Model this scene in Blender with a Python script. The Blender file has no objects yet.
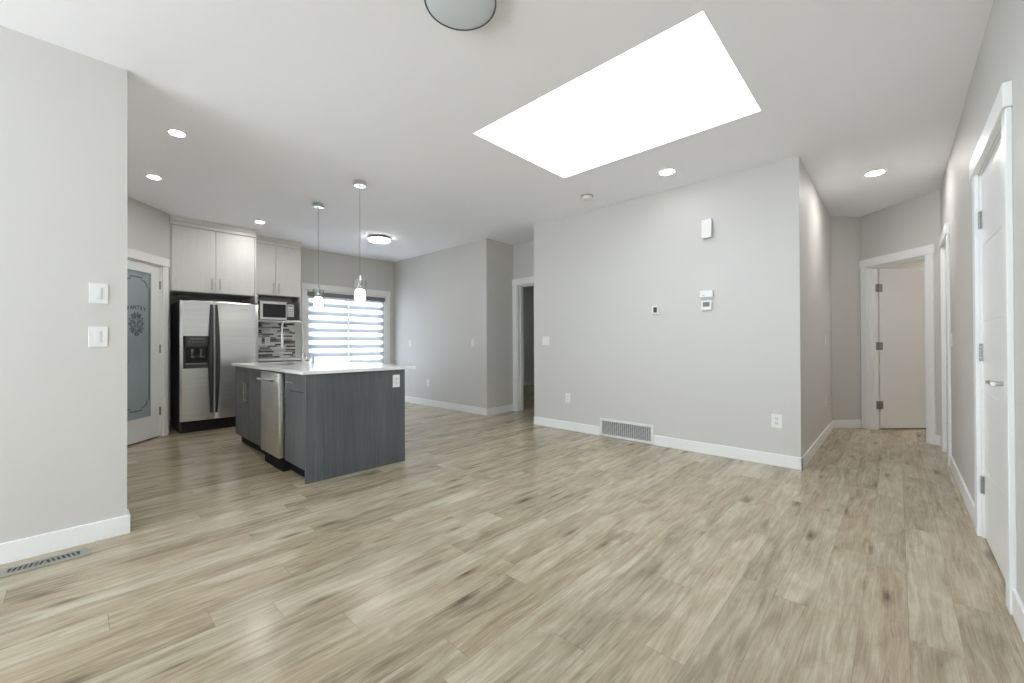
import bpy, bmesh, math, random
from mathutils import Vector, Matrix
C = bpy.context.scene
COL = C.collection
# ------------------------------------------------------------------ camera, sky, exposure
YAW, PITCH, ROLL, FPX, CAMH = 0.7535, 0.0051, -0.0038, 410.16, 1.1096
F = Vector((math.cos(YAW)*math.cos(PITCH), math.sin(YAW)*math.cos(PITCH), math.sin(PITCH)))
R0 = Vector((math.sin(YAW), -math.cos(YAW), 0)); U0 = R0.cross(F)
RR = math.cos(ROLL)*R0 + math.sin(ROLL)*U0; UU = -math.sin(ROLL)*R0 + math.cos(ROLL)*U0
cd = bpy.data.cameras.new('camera'); cam = bpy.data.objects.new('camera', cd); COL.objects.link(cam)
M = Matrix((( RR.x, UU.x, -F.x, 0), (RR.y, UU.y, -F.y, 0), (RR.z, UU.z, -F.z, CAMH), (0,0,0,1)))
cam.matrix_world = M
cd.sensor_fit = 'HORIZONTAL'; cd.sensor_width = 36; cd.lens = FPX/1024*36; cd.clip_start = 0.03
C.camera = cam
C.view_settings.view_transform = 'Standard'; C.view_settings.look = 'None'
C.view_settings.gamma = 1; C.view_settings.use_curve_mapping = False
C.view_settings.exposure = 0.79
w = bpy.data.worlds.new('sky'); C.world = w; w.use_nodes = True
bgn = w.node_tree.nodes['Background']
bgn.inputs[1].default_value = 5.2
_nt = w.node_tree; _tc = _nt.nodes.new('ShaderNodeTexCoord'); _sx = _nt.nodes.new('ShaderNodeSeparateXYZ'); _rp = _nt.nodes.new('ShaderNodeMapRange'); _mx = _nt.nodes.new('ShaderNodeMix'); _mx.data_type = 'RGBA'; _mx.clamp_result = False
_nt.links.new(_tc.outputs['Generated'], _sx.inputs[0]); _nt.links.new(_sx.outputs[2], _rp.inputs[0])
_rp.inputs[1].default_value = -.04; _rp.inputs[2].default_value = .02
_mx.inputs[6].default_value = (1.28, 1.32, 1.40, 1)      # lower half brightened to throw light up at the ceiling; no ground modelled
_mx.inputs[7].default_value = (0.895, 0.945, 1.02, 1)    # bright overcast sky
_nt.links.new(_rp.outputs[0], _mx.inputs[0]); _nt.links.new(_mx.outputs[2], bgn.inputs[0])
C.cycles.max_bounces = 14; C.cycles.diffuse_bounces = 10; C.cycles.glossy_bounces = 5
C.cycles.transmission_bounces = 8; C.cycles.transparent_max_bounces = 12
C.cycles.use_denoising = True; C.cycles.sample_clamp_indirect = 8
C.cycles.caustics_reflective = False; C.cycles.caustics_refractive = False
def portal(name, loc, rot, sx, sy):
    l = bpy.data.lights.new(name, 'AREA'); l.shape = 'RECTANGLE'; l.size = sx; l.size_y = sy
    l.cycles.is_portal = True
    o = bpy.data.objects.new(name, l); o.location = loc; o.rotation_euler = rot; COL.objects.link(o)
H = math.pi/2
portal('skylight_portal', (2.705, 1.535, 3.34), (0,0,0), 1.19, 1.71)
portal('window_portal', (-3.44, 1.48, 1.34), (0,-H,0), 2.3, 3.4)
portal('added_kitchen_window_portal', (-.70, 4.65, 1.6), (0,-H,0), 1.2, 1.8)
portal('added_bedroom_window_portal', (9.64, 4.75, 1.5), (0,H,0), 1.0, .9)
portal('patio_door_portal', (3.435, 7.43, 1.03), (-H,0,0), 1.5, 2.06)

CE = 2.74
# ------------------------------------------------------------------ materials
def srgb(r,g,b):
    f = lambda c: (c/255/12.92) if c/255 <= .04045 else ((c/255+.055)/1.055)**2.4
    return (f(r), f(g), f(b), 1)
def mat(name, col, rough=.5, metal=0, spec=.5, emit=None, es=0, trans=0, ior=1.45, alpha=1, coat=0, aniso=0):
    m = bpy.data.materials.new(name); m.use_nodes = True
    b = m.node_tree.nodes['Principled BSDF']
    b.inputs['Base Color'].default_value = col; b.inputs['Roughness'].default_value = rough
    b.inputs['Metallic'].default_value = metal; b.inputs['Specular IOR Level'].default_value = spec
    b.inputs['Transmission Weight'].default_value = trans; b.inputs['IOR'].default_value = ior
    b.inputs['Coat Weight'].default_value = coat; b.inputs['Anisotropic'].default_value = aniso
    if emit: b.inputs['Emission Color'].default_value = emit; b.inputs['Emission Strength'].default_value = es
    return m
class NT:
    """small node helper"""
    def __init__(s, m): s.t = m.node_tree; s.b = s.t.nodes['Principled BSDF']
    def n(s, typ, **kw):
        x = s.t.nodes.new(typ)
        for k, v in kw.items(): setattr(x, k, v)
        return x
    def set(s, sock, v):
        if hasattr(v, 'is_output'): s.t.links.new(v, sock)
        elif v is not None: sock.default_value = v
    def math(s, op, a, b=None, c=None):
        x = s.n('ShaderNodeMath', operation=op); s.set(x.inputs[0], a); s.set(x.inputs[1], b)
        if c is not None: s.set(x.inputs[2], c)
        return x.outputs[0]
    def xyz(s, src=None):
        if src is None: src = s.n('ShaderNodeTexCoord').outputs['Object']
        x = s.n('ShaderNodeSeparateXYZ'); s.t.links.new(src, x.inputs[0]); return x.outputs
    def comb(s, a, b, c):
        x = s.n('ShaderNodeCombineXYZ')
        for i, v in enumerate((a,b,c)): s.set(x.inputs[i], v)
        return x.outputs[0]
    def noise(s, vec, scale=1, detail=3, rough=.5, dist=0):
        x = s.n('ShaderNodeTexNoise'); s.t.links.new(vec, x.inputs['Vector'])
        x.inputs['Scale'].default_value = scale; x.inputs['Detail'].default_value = detail
        x.inputs['Roughness'].default_value = rough; x.inputs['Distortion'].default_value = dist
        return x.outputs['Fac']
    def white(s, vec):
        x = s.n('ShaderNodeTexWhiteNoise', noise_dimensions='3D'); s.t.links.new(vec, x.inputs['Vector'])
        return x.outputs
    def ramp(s, fac, stops, interp='LINEAR'):
        x = s.n('ShaderNodeValToRGB'); s.set(x.inputs[0], fac); cr = x.color_ramp; cr.interpolation = interp
        while len(cr.elements) < len(stops): cr.elements.new(.5)
        for e, (p, c) in zip(cr.elements, stops): e.position = p; e.color = c
        return x.outputs['Color']
    def mix(s, fac, a, b, blend='MIX'):
        x = s.n('ShaderNodeMix', data_type='RGBA', blend_type=blend)
        s.set(x.inputs['Factor'], fac)
        s.set(x.inputs[6], a); s.set(x.inputs[7], b); return x.outputs[2]
    def bump(s, h, strength=.2, dist=.002):
        x = s.n('ShaderNodeBump'); s.set(x.inputs['Height'], h)
        x.inputs['Strength'].default_value = strength; x.inputs['Distance'].default_value = dist
        s.t.links.new(x.outputs[0], s.b.inputs['Normal'])
def g(v): return (v, v, v, 1)

def paint(name, col, rough=.6, bump=.05):
    m = mat(name, col, rough); t = NT(m)
    tc = t.n('ShaderNodeTexCoord').outputs['Object']
    t.bump(t.noise(tc, 180, 2), bump, .001)
    return m
M_wall = paint('greige_wall_paint', (.60,.591,.568,1), .55)
M_ceil = paint('ceiling_paint', (.91,.912,.945,1), .8)
M_trim = mat('white_trim_paint', (.84,.845,.84,1), .35)
M_door = mat('white_door_paint', (.82,.825,.82,1), .28)
M_plast = mat('white_plastic', (.78,.78,.77,1), .35)
M_plast_in = mat('white_plastic_rocker', (.76,.765,.76,1), .3)
M_louv = mat('light_grey_louvre_enamel', (.66,.66,.65,1), .45)
M_slider = mat('grey_slider', (.60,.60,.61,1), .4)
M_slot = mat('dark_slot', (.05,.05,.05,1), .6)
M_nickel = mat('brushed_nickel', (.55,.53,.50,1), .3, 1)
M_chrome = mat('polished_chrome', (.75,.75,.76,1), .1, 1)
M_hinge = mat('satin_hinge_metal', (.36,.35,.34,1), .4, 1)
M_toe = mat('matt_black_toe_kick', (.015,.015,.016,1), .8, spec=.15)
M_black = mat('black_plastic', (.018,.018,.02,1), .35)
M_dkgrey = mat('dark_grey_plastic', (.055,.056,.06,1), .35)
M_slate = mat('slate_grey_enamel', (.13,.14,.15,1), .4)
M_screen = mat('grey_lcd', (.16,.17,.17,1), .2)
M_quartz = mat('white_quartz', (.78,.78,.765,1), .12); t = NT(M_quartz)
tc = t.n('ShaderNodeTexCoord').outputs['Object']
t.set(t.b.inputs['Base Color'], t.ramp(t.noise(tc, 60, 4, .7), [(.3,(.77,.775,.77,1)),(.6,(.82,.825,.815,1))]))
def stainless(name, base, rough, axis=2):
    m = mat(name, (base,base,base*.985,1), rough, 1); t = NT(m)
    tg = t.n('ShaderNodeTangent', direction_type='RADIAL', axis='Z'); t.t.links.new(tg.outputs[0], t.b.inputs['Tangent'])
    t.b.inputs['Anisotropic'].default_value = .65
    x = t.xyz(); nz = t.noise(t.comb(t.math('MULTIPLY', x[0], 1.5), t.math('MULTIPLY', x[1], 1.5), t.math('MULTIPLY', x[2], 60)), 1, 2)
    t.set(t.b.inputs['Base Color'], t.ramp(nz, [(.3,(base*.96,base*.96,base*.95,1)),(.7,(base*1.04,base*1.04,base*1.03,1))]))
    return m
M_steel = stainless('stainless_steel', .74, .30)
M_steel_dw = stainless('dishwasher_steel', .70, .28)
# charcoal laminate with vertical grain
M_char = mat('charcoal_woodgrain_laminate', (.06,.062,.066,1), .42); t = NT(M_char); x = t.xyz()
v = t.comb(t.math('MULTIPLY', x[0], 55), t.math('MULTIPLY', x[1], 55), t.math('MULTIPLY', x[2], 2.2))
nz = t.noise(v, 1, 5, .65, .6)
v2 = t.comb(t.math('MULTIPLY', x[0], 7), t.math('MULTIPLY', x[1], 7), t.math('MULTIPLY', x[2], .6))
nz2 = t.math('ADD', t.math('MULTIPLY', nz, .6), t.math('MULTIPLY', t.noise(v2, 1, 3), .4))
t.set(t.b.inputs['Base Color'], t.ramp(nz2, [(.3,(.063,.069,.074,1)),(.5,(.094,.101,.107,1)),(.7,(.138,.146,.150,1))]))
t.bump(nz, .05, .001)
# white textured cabinet laminate
M_cab = mat('white_cabinet_laminate', (.72,.71,.69,1), .38); t = NT(M_cab); x = t.xyz()
v = t.comb(t.math('MULTIPLY', x[0], 90), t.math('MULTIPLY', x[1], 90), t.math('MULTIPLY', x[2], 5))
nz = t.noise(v, 1, 4, .6)
t.set(t.b.inputs['Base Color'], t.ramp(nz, [(.3,(.69,.685,.665,1)),(.7,(.745,.74,.72,1))]))
# lamps
M_led = mat('led_lens', (.9,.9,.9,1), .5, emit=(1,.965,.94,1), es=22)
M_led_hall = mat('led_lens_hall', (.9,.9,.9,1), .5, emit=(1,.965,.94,1), es=135)
M_led_small = mat('led_lens_kitchen', (.9,.9,.9,1), .5, emit=(1,.965,.94,1), es=165)
M_dome_lit = mat('lit_opal_dome', (.9,.9,.9,1), .5, emit=(1,.98,.95,1), es=12)
M_pend_lit = mat('lit_frosted_glass', (.9,.9,.9,1), .5, emit=(1,.95,.85,1), es=5)
M_opal = mat('opal_glass_unlit', (.66,.71,.74,1), .35, coat=.15)
def glassy(name, col, fac, rough=0.02):
    """thin clear glass: mostly see-through, with a reflection"""
    m = bpy.data.materials.new(name); m.use_nodes = True; nt = m.node_tree; nt.nodes.clear()
    o = nt.nodes.new('ShaderNodeOutputMaterial'); mx = nt.nodes.new('ShaderNodeMixShader')
    a = nt.nodes.new('ShaderNodeBsdfTransparent'); a.inputs[0].default_value = col
    b = nt.nodes.new('ShaderNodeBsdfGlossy'); b.inputs['Roughness'].default_value = rough
    mx.inputs[0].default_value = fac
    nt.links.new(a.outputs[0], mx.inputs[1]); nt.links.new(b.outputs[0], mx.inputs[2]); nt.links.new(mx.outputs[0], o.inputs[0])
    return m
M_glass = glassy('clear_glass', (.96,.98,.98,1), .07)
M_shade_glass = glassy('pendant_clear_glass', (.90,.91,.90,1), .16, .05)
# frosted pantry glass
M_frost = mat('frosted_glass', (.20,.245,.255,1), .32, coat=.1); t = NT(M_frost); x = t.xyz()
nz = t.noise(t.comb(x[0], x[1], t.math('MULTIPLY', x[2], .6)), 2.2, 3)
t.set(t.b.inputs['Base Color'], t.ramp(nz, [(.3,(.275,.32,.335,1)),(.7,(.37,.425,.44,1))]))
M_etch = mat('etched_line', (.055,.085,.085,1), .5)
# zebra blind
def zebra():
    m = bpy.data.materials.new('zebra_blind_fabric'); m.use_nodes = True; nt = m.node_tree
    t = NT(m); x = t.xyz()
    ph = t.math('FRACT', t.math('DIVIDE', t.math('ADD', x[2], .02), .1445))
    wav = t.ramp(ph, [(0,g(.5)),(.05,g(1)),(.22,g(.985)),(.46,g(.93)),(.56,g(.45)),(.66,g(0)),(.94,g(0)),(1,g(.5))])
    b = nt.nodes['Principled BSDF']; nt.nodes.remove(b)
    o = nt.nodes['Material Output']
    tr = nt.nodes.new('ShaderNodeBsdfTranslucent'); tr.inputs[0].default_value = (.52,.545,.59,1)
    df = nt.nodes.new('ShaderNodeBsdfDiffuse'); df.inputs[0].default_value = (.62,.63,.65,1)
    opq = nt.nodes.new('ShaderNodeMixShader'); opq.inputs[0].default_value = .62
    nt.links.new(tr.outputs[0], opq.inputs[1]); nt.links.new(df.outputs[0], opq.inputs[2])
    tr2 = nt.nodes.new('ShaderNodeBsdfTranslucent'); tr2.inputs[0].default_value = (.8,.82,.85,1)
    tp = nt.nodes.new('ShaderNodeBsdfTransparent')
    sh = nt.nodes.new('ShaderNodeMixShader'); sh.inputs[0].default_value = .06
    nt.links.new(tr2.outputs[0], sh.inputs[1]); nt.links.new(tp.outputs[0], sh.inputs[2])
    mx = nt.nodes.new('ShaderNodeMixShader'); nt.links.new(wav, mx.inputs[0])
    nt.links.new(sh.outputs[0], mx.inputs[1]); nt.links.new(opq.outputs[0], mx.inputs[2])
    nt.links.new(mx.outputs[0], o.inputs[0])
    return m
M_zebra = zebra()
M_cassette = mat('grey_blind_cassette', (.20,.195,.185,1), .5)
# mosaic backsplash, local coords x (along), z (up)
M_mosaic = mat('linear_mosaic_tile', g(.4), .18); t = NT(M_mosaic); x = t.xyz()
row = t.math('FLOOR', t.math('DIVIDE', x[2], .0275))
wr = t.white(t.comb(row, 3.7, 1.1))[0]
L = t.math('MULTIPLY_ADD', wr, .10, .10)
cu = t.math('DIVIDE', t.math('ADD', x[0], t.math('MULTIPLY', wr, 7.3)), L); ci = t.math('FLOOR', cu)
rnd = t.white(t.comb(row, ci, 5.5))[0]
tile = t.ramp(rnd, [(0,(.035,.035,.035,1)),(.2,(.11,.105,.10,1)),(.38,(.27,.26,.24,1)),(.55,(.50,.49,.47,1)),(.72,(.68,.67,.65,1))], 'CONSTANT')
fr = t.math('FRACT', t.math('DIVIDE', x[2], .0275)); fx = t.math('MULTIPLY', t.math('FRACT', cu), L)
grout = t.math('MAXIMUM', t.math('LESS_THAN', fr, .10), t.math('LESS_THAN', fx, .0035))
t.set(t.b.inputs['Base Color'], t.mix(grout, tile, (.60,.59,.57,1)))
t.set(t.b.inputs['Roughness'], t.math('MULTIPLY_ADD', grout, .5, .16))
# laminate floor: planks along x
PW, PL = .142, 1.28
M_floor = mat('oak_laminate_planks', g(.4), .3); t = NT(M_floor); x = t.xyz()
yy = t.math('ADD', x[1], 20.05); xx = t.math('ADD', x[0], 30)
row = t.math('FLOOR', t.math('DIVIDE', yy, PW))
ro = t.white(t.comb(row, 1.3, 7.7))[0]
xo = t.math('ADD', xx, t.math('MULTIPLY', ro, PL*5)); cl = t.math('FLOOR', t.math('DIVIDE', xo, PL))
rv = t.white(t.comb(row, cl, 2.2)); r1 = rv[0]; rc = t.xyz(rv[1])
seed = t.math('MULTIPLY', r1, 57.0)
# slow warp of the grain
wrp = t.math('MULTIPLY', t.math('SUBTRACT', t.noise(t.comb(t.math('MULTIPLY', xx, 3.2), t.math('MULTIPLY', yy, 9), seed), 1, 3), .5), .038)
gy = t.math('ADD', yy, wrp)
fine = t.noise(t.comb(t.math('MULTIPLY', xx, 5), t.math('MULTIPLY', gy, 190), seed), 1, 4, .65)
mid = t.noise(t.comb(t.math('MULTIPLY', xx, 2.2), t.math('MULTIPLY', gy, 34), seed), 1, 6, .68, .9)
big = t.noise(t.comb(t.math('MULTIPLY', xx, 3.2), t.math('MULTIPLY', yy, 11), seed), 1, 4, .6, .7)
# knots
vk = t.n('ShaderNodeTexVoronoi', feature='F1'); vk.inputs['Scale'].default_value = 1
t.set(vk.inputs['Vector'], t.comb(t.math('MULTIPLY', t.math('ADD', xx, wrp), 2.3), t.math('MULTIPLY', yy, 8.5), seed)); vk.inputs['Randomness'].default_value = 1
kn = t.ramp(vk.outputs['Distance'], [(.04,g(1)),(.10,g(.55)),(.26,g(0))])
kn = t.math('MULTIPLY', kn, t.math('GREATER_THAN', t.xyz(vk.outputs['Color'])[0], .45))
val = t.math('ADD', t.math('ADD', t.math('MULTIPLY', fine, .22), t.math('MULTIPLY', mid, .42)), t.math('MULTIPLY', big, .36))
val = t.math('ADD', val, t.math('MULTIPLY_ADD', r1, .10, -.05))
val = t.math('SUBTRACT', val, t.math('MULTIPLY', kn, .24))
base = t.ramp(val, [(.22,(.12,.095,.062,1)),(.40,(.27,.222,.15,1)),(.50,(.395,.336,.24,1)),(.59,(.495,.434,.327,1)),(.74,(.63,.57,.455,1))])
tint = t.mix(rc[1], (1.02,.985,.95,1), (.975,1.0,.985,1))
base = t.mix(1.0, base, tint, 'MULTIPLY')
fy = t.math('FRACT', t.math('DIVIDE', yy, PW)); fxx = t.math('FRACT', t.math('DIVIDE', xo, PL))
seam = t.math('MAXIMUM', t.math('LESS_THAN', fy, .016), t.math('LESS_THAN', fxx, .0022))
base = t.mix(t.math('MULTIPLY', seam, .38), base, (.12,.095,.065,1))
t.set(t.b.inputs['Base Color'], base)
t.set(t.b.inputs['Roughness'], t.math('MULTIPLY_ADD', fine, .10, .17))
t.bump(t.math('SUBTRACT', t.math('MULTIPLY', fine, .35), seam), .12, .0015)

# ------------------------------------------------------------------ mesh building
class Fr:
    """vertical local frame: s along the wall, d out of the wall, z up"""
    def __init__(s, o, e, n): s.o = Vector((o[0], o[1], 0)); s.e = Vector((e[0], e[1], 0)).normalized(); s.n = Vector((n[0], n[1], 0)).normalized()
    def __call__(s, a, d, z): return s.o + s.e*a + s.n*d + Vector((0,0,z))
ID = Fr((0,0), (1,0), (0,1))
class MB:
    def __init__(s): s.bm = bmesh.new()
    def box(s, a, b, f=ID, bev=0, seg=1):
        vs = []
        for k in (0,1):
            for (i, j) in ((0,0),(1,0),(1,1),(0,1)):
                vs.append(s.bm.verts.new(f((a[0], b[0])[i], (a[1], b[1])[j], (a[2], b[2])[k])))
        fs = [s.bm.faces.new([vs[i] for i in q]) for q in ((3,2,1,0),(4,5,6,7),(0,1,5,4),(1,2,6,5),(2,3,7,6),(3,0,4,7))]
        if bev:
            es = {e for q in fs for e in q.edges}
            bmesh.ops.bevel(s.bm, geom=list(es), offset=bev, segments=seg, affect='EDGES', profile=.5)
        return s
    def prism(s, poly, z0, z1):
        lo = [s.bm.verts.new((p[0], p[1], z0)) for p in poly]; hi = [s.bm.verts.new((p[0], p[1], z1)) for p in poly]
        n = len(poly); s.bm.faces.new(lo[::-1]); s.bm.faces.new(hi)
        for i in range(n): s.bm.faces.new((lo[i], lo[(i+1) % n], hi[(i+1) % n], hi[i]))
        return s
    def lathe(s, prof, c, n=32, axis='Z', ends=True):
        """prof: (r, h) pairs turned about an axis through c"""
        def pt(r, h, a):
            u, v = r*math.cos(a), r*math.sin(a)
            if axis == 'Z': q = (u, v, h)
            elif axis == 'X': q = (h, u, v)
            else: q = (v, h, u)
            return Vector(c) + Vector(q)
        rings = []
        for r, h in prof:
            if r < 1e-6: rings.append([s.bm.verts.new(pt(0, h, 0))])
            else: rings.append([s.bm.verts.new(pt(r, h, 2*math.pi*i/n)) for i in range(n)])
        for A, B in zip(rings, rings[1:]):
            for i in range(n):
                a, b = A[i % len(A)], A[(i+1) % len(A)]; c2, d = B[(i+1) % len(B)], B[i % len(B)]
                vv = []
                for q in (a, b, c2, d):
                    if q not in vv: vv.append(q)
                if len(vv) > 2: s.bm.faces.new(vv)
        if ends:
            if len(rings[0]) > 1: s.bm.faces.new(rings[0][::-1])
            if len(rings[-1]) > 1: s.bm.faces.new(rings[-1])
        return s
    def tube(s, pts, r, n=12, r_end=None):
        pts = [Vector(p) for p in pts]; rings = []; up = None
        for i, p in enumerate(pts):
            d = (pts[min(i+1, len(pts)-1)] - pts[max(i-1, 0)]).normalized()
            if up is None: up = d.orthogonal().normalized()
            else: up = (up - d*up.dot(d)).normalized()
            sd = d.cross(up); rad = r if r_end is None else r+(r_end-r)*i/(len(pts)-1)
            rings.append([s.bm.verts.new(p + (up*math.cos(2*math.pi*k/n) + sd*math.sin(2*math.pi*k/n))*rad) for k in range(n)])
        for A, B in zip(rings, rings[1:]):
            for k in range(n): s.bm.faces.new((A[k], A[(k+1) % n], B[(k+1) % n], B[k]))
        s.bm.faces.new(rings[0][::-1]); s.bm.faces.new(rings[-1])
        return s
    def ribbon(s, pts, wd, f, d0=0, th=.001):
        """flat line of width wd through (s, z) points on a frame plane"""
        pts = [Vector(p) for p in pts]; L = []; Rr = []
        for i, p in enumerate(pts):
            d = (pts[min(i+1, len(pts)-1)] - pts[max(i-1, 0)]).normalized(); nn = Vector((-d.y, d.x))*wd/2
            L.append(p+nn); Rr.append(p-nn)
        A = [[s.bm.verts.new(f(q.x, dd, q.y)) for q in L] for dd in (d0, d0+th)]
        B = [[s.bm.verts.new(f(q.x, dd, q.y)) for q in Rr] for dd in (d0, d0+th)]
        for i in range(len(pts)-1):
            s.bm.faces.new((A[1][i], A[1][i+1], B[1][i+1], B[1][i])); s.bm.faces.new((A[0][i], B[0][i], B[0][i+1], A[0][i+1]))
            s.bm.faces.new((A[0][i], A[0][i+1], A[1][i+1], A[1][i])); s.bm.faces.new((B[0][i+1], B[0][i], B[1][i], B[1][i+1]))
        return s
def root_of(o):
    while o.parent: o = o.parent
    return o
def obj(name, mb, m, parent=None, smooth=False, base=None):
    """link a builder as ONE mesh object; vertices are built in world space"""
    bmesh.ops.recalc_face_normals(mb.bm, faces=mb.bm.faces[:])
    me = bpy.data.meshes.new(name)
    off = Vector(root_of(parent).location) if parent else (Vector(base) if base else Vector((0,0,0)))
    mb.bm.transform(Matrix.Translation(-off)); mb.bm.to_mesh(me); mb.bm.free()
    if smooth:
        for p in me.polygons: p.use_smooth = True
        me.set_sharp_from_angle(angle=math.radians(35))
    me.materials.append(m)
    o = bpy.data.objects.new(name, me); COL.objects.link(o)
    if parent: o.parent = parent
    else: o.location = off
    return o
def tag(o, label=None, cat=None, group=None, kind=None):
    if label: o['label'] = label
    if cat: o['category'] = cat
    if group: o['group'] = group
    if kind: o['kind'] = kind
    return o
def thing(name, loc, label, cat, group=None, kind=None):
    o = bpy.data.objects.new(name, None); o.location = loc; o.empty_display_size = .1; COL.objects.link(o)
    return tag(o, label, cat, group, kind)
def copy_tree(o, parent=None):
    c = o.copy(); COL.objects.link(c)
    if parent: c.parent = parent
    for ch in [q for q in bpy.data.objects if q.parent == o]: copy_tree(ch, c)
    return c
def struct(name, mb, m, label, cat, base=None):
    return tag(obj(name, mb, m, base=base), label, cat, kind='structure')

# ------------------------------------------------------------------ shell
XM, YA, YB = 4.327, .614, 3.644          # block in the middle
XH = 6.70
XK, YK, YW, XD = 4.356, 4.623, 7.31, 4.963
YR = -.348; XL, YL = .212, 3.319
X0, X1, Y0 = -3.3, 9.5, -2.1
struct('floor', MB().box((X0-.2,Y0-.2,-.12),(X1+.2,YW+.2,0)), M_floor, 'grey-brown oak laminate plank floor running through every room', 'floor')
SX0, SX1, SY0, SY1 = 2.111, 3.30, .685, 2.385
b = MB()
xs = (X0-.2, SX0, SX1, X1+.2); ys = (Y0-.2, SY0, SY1, YW+.2)
for i in range(3):
    for j in range(3):
        if not (i == 1 and j == 1): b.box((xs[i],ys[j],CE),(xs[i+1],ys[j+1],CE+.2))
struct('ceiling', b, M_ceil, 'flat white ceiling with the rectangular skylight opening', 'ceiling')
# skylight: shaft, curb frame, pane
sk = thing('window_1', (2.705,1.535,CE+.2), 'large bright rectangular skylight in the ceiling', 'skylight', kind='structure')
b = MB()
for (a, c) in (((SX0-.06,SY0-.06),(SX0,SY1+.06)), ((SX1,SY0-.06),(SX1+.06,SY1+.06)), ((SX0,SY0-.06),(SX1,SY0)), ((SX0,SY1),(SX1,SY1+.06))):
    b.box((a[0],a[1],CE+.2),(c[0],c[1],3.30))
obj('shaft', b, M_ceil, sk)
b = MB()
for (a, c) in (((SX0-.06,SY0-.06),(SX0+.004,SY1+.06)), ((SX1-.004,SY0-.06),(SX1+.06,SY1+.06)), ((SX0,SY0-.06),(SX1,SY0+.004)), ((SX0,SY1-.004),(SX1,SY1+.06))):
    b.box((a[0],a[1],3.30),(c[0],c[1],3.33))
obj('frame', b, M_trim, sk)
obj('pane', MB().box((SX0,SY0,3.305),(SX1,SY1,3.317)), M_glass, sk)

# back wall with two living-room windows (behind the viewpoint), unseen and added for light
WW = [(-.16,1.42),(1.55,3.13)]; WZ = (.20, 2.48)
b = MB()
yy0 = Y0
for (a, c) in WW:
    b.box((X0-.16,yy0,0),(X0,a,CE)); b.box((X0-.16,a,0),(X0,c,WZ[0])); b.box((X0-.16,a,WZ[1]),(X0,c,CE)); yy0 = c
b.box((X0-.16,yy0,0),(X0,YW,CE))
struct('wall_back', b, M_wall, 'greige exterior wall behind the viewpoint with two added windows', 'wall')
for i, (a, c) in enumerate(WW):
    wn = thing('window_%d' % (i+2), (X0,(a+c)/2,WZ[0]), ('added unseen living room window nearer the right wall, behind the viewpoint','added unseen living room window nearer the left wall, behind the viewpoint')[i], 'window', kind='structure')
    b = MB()
    for (p, q) in (((a,WZ[0]),(a+.05,WZ[1])), ((c-.05,WZ[0]),(c,WZ[1])), ((a,WZ[0]),(c,WZ[0]+.05)), ((a,WZ[1]-.05),(c,WZ[1])), (((a+c)/2-.025,WZ[0]),((a+c)/2+.025,WZ[1]))):
        b.box((X0-.10,p[0],p[1]),(X0-.05,q[0],q[1]))
    obj('frame', b, M_trim, wn)
    obj('pane', MB().box((X0-.078,a+.05,WZ[0]+.05),(X0-.072,c-.05,WZ[1]-.05)), M_glass, wn)
    b = MB()
    b.box((X0,a-.09,WZ[0]-.09),(X0+.018,a,WZ[1]+.10)).box((X0,c,WZ[0]-.09),(X0+.018,c+.09,WZ[1]+.10)).box((X0,a,WZ[1]),(X0+.018,c,WZ[1]+.10)).box((X0,a,WZ[0]-.09),(X0+.018,c,WZ[0]))
    obj('casing', b, M_trim, wn)

# right wall with two door openings
D1 = (2.69, 3.53); D2 = (5.39, 5.98); DZ = 2.065; WT = .12
B_ = Vector((6.985,.335)); C_ = Vector((6.315,YR))
b = MB()
b.box((X0,YR-WT,0),(D1[0],YR,CE)).box((D1[0],YR-WT,DZ),(D1[1],YR,CE)).box((D1[1],YR-WT,0),(D2[0],YR,CE)).box((D2[0],YR-WT,DZ),(D2[1],YR,CE)).box((D2[1],YR-WT,0),(6.36,YR,CE))
struct('wall_right', b, M_wall, 'long greige wall on the right holding two white doors', 'wall')
# left wall
struct('wall_left', MB().box((X0,YL,0),(XL,YL+.12,CE)), M_wall, 'pale greige wall on the left with two dimmer plates', 'wall')
# central block
struct('wall_center', MB().box((XM,YA,0),(XH,YB,CE)), M_wall, 'broad greige wall block with thermostats between kitchen and hallway', 'wall')
# kitchen side block + wall with the bedroom doorway
struct('wall_kitchen', MB().box((XK,YK,0),(XD+.12,YW,CE)), M_wall, 'greige wall block to the right of the blinds', 'wall')
DB = (3.735, 4.535)
b = MB().box((XD,YB,0),(XD+.12,DB[0],CE)).box((XD,DB[0],DZ),(XD+.12,DB[1],CE)).box((XD,DB[1],0),(XD+.12,YK,CE))
struct('wall_bedroom', b, M_wall, 'short greige wall above the dark bedroom doorway', 'wall')
struct('wall_bedroom_side', MB().box((XH,YB-.12,0),(X1,YB,CE)), M_wall, 'bedroom side wall hidden behind the broad wall block', 'wall')
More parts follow.
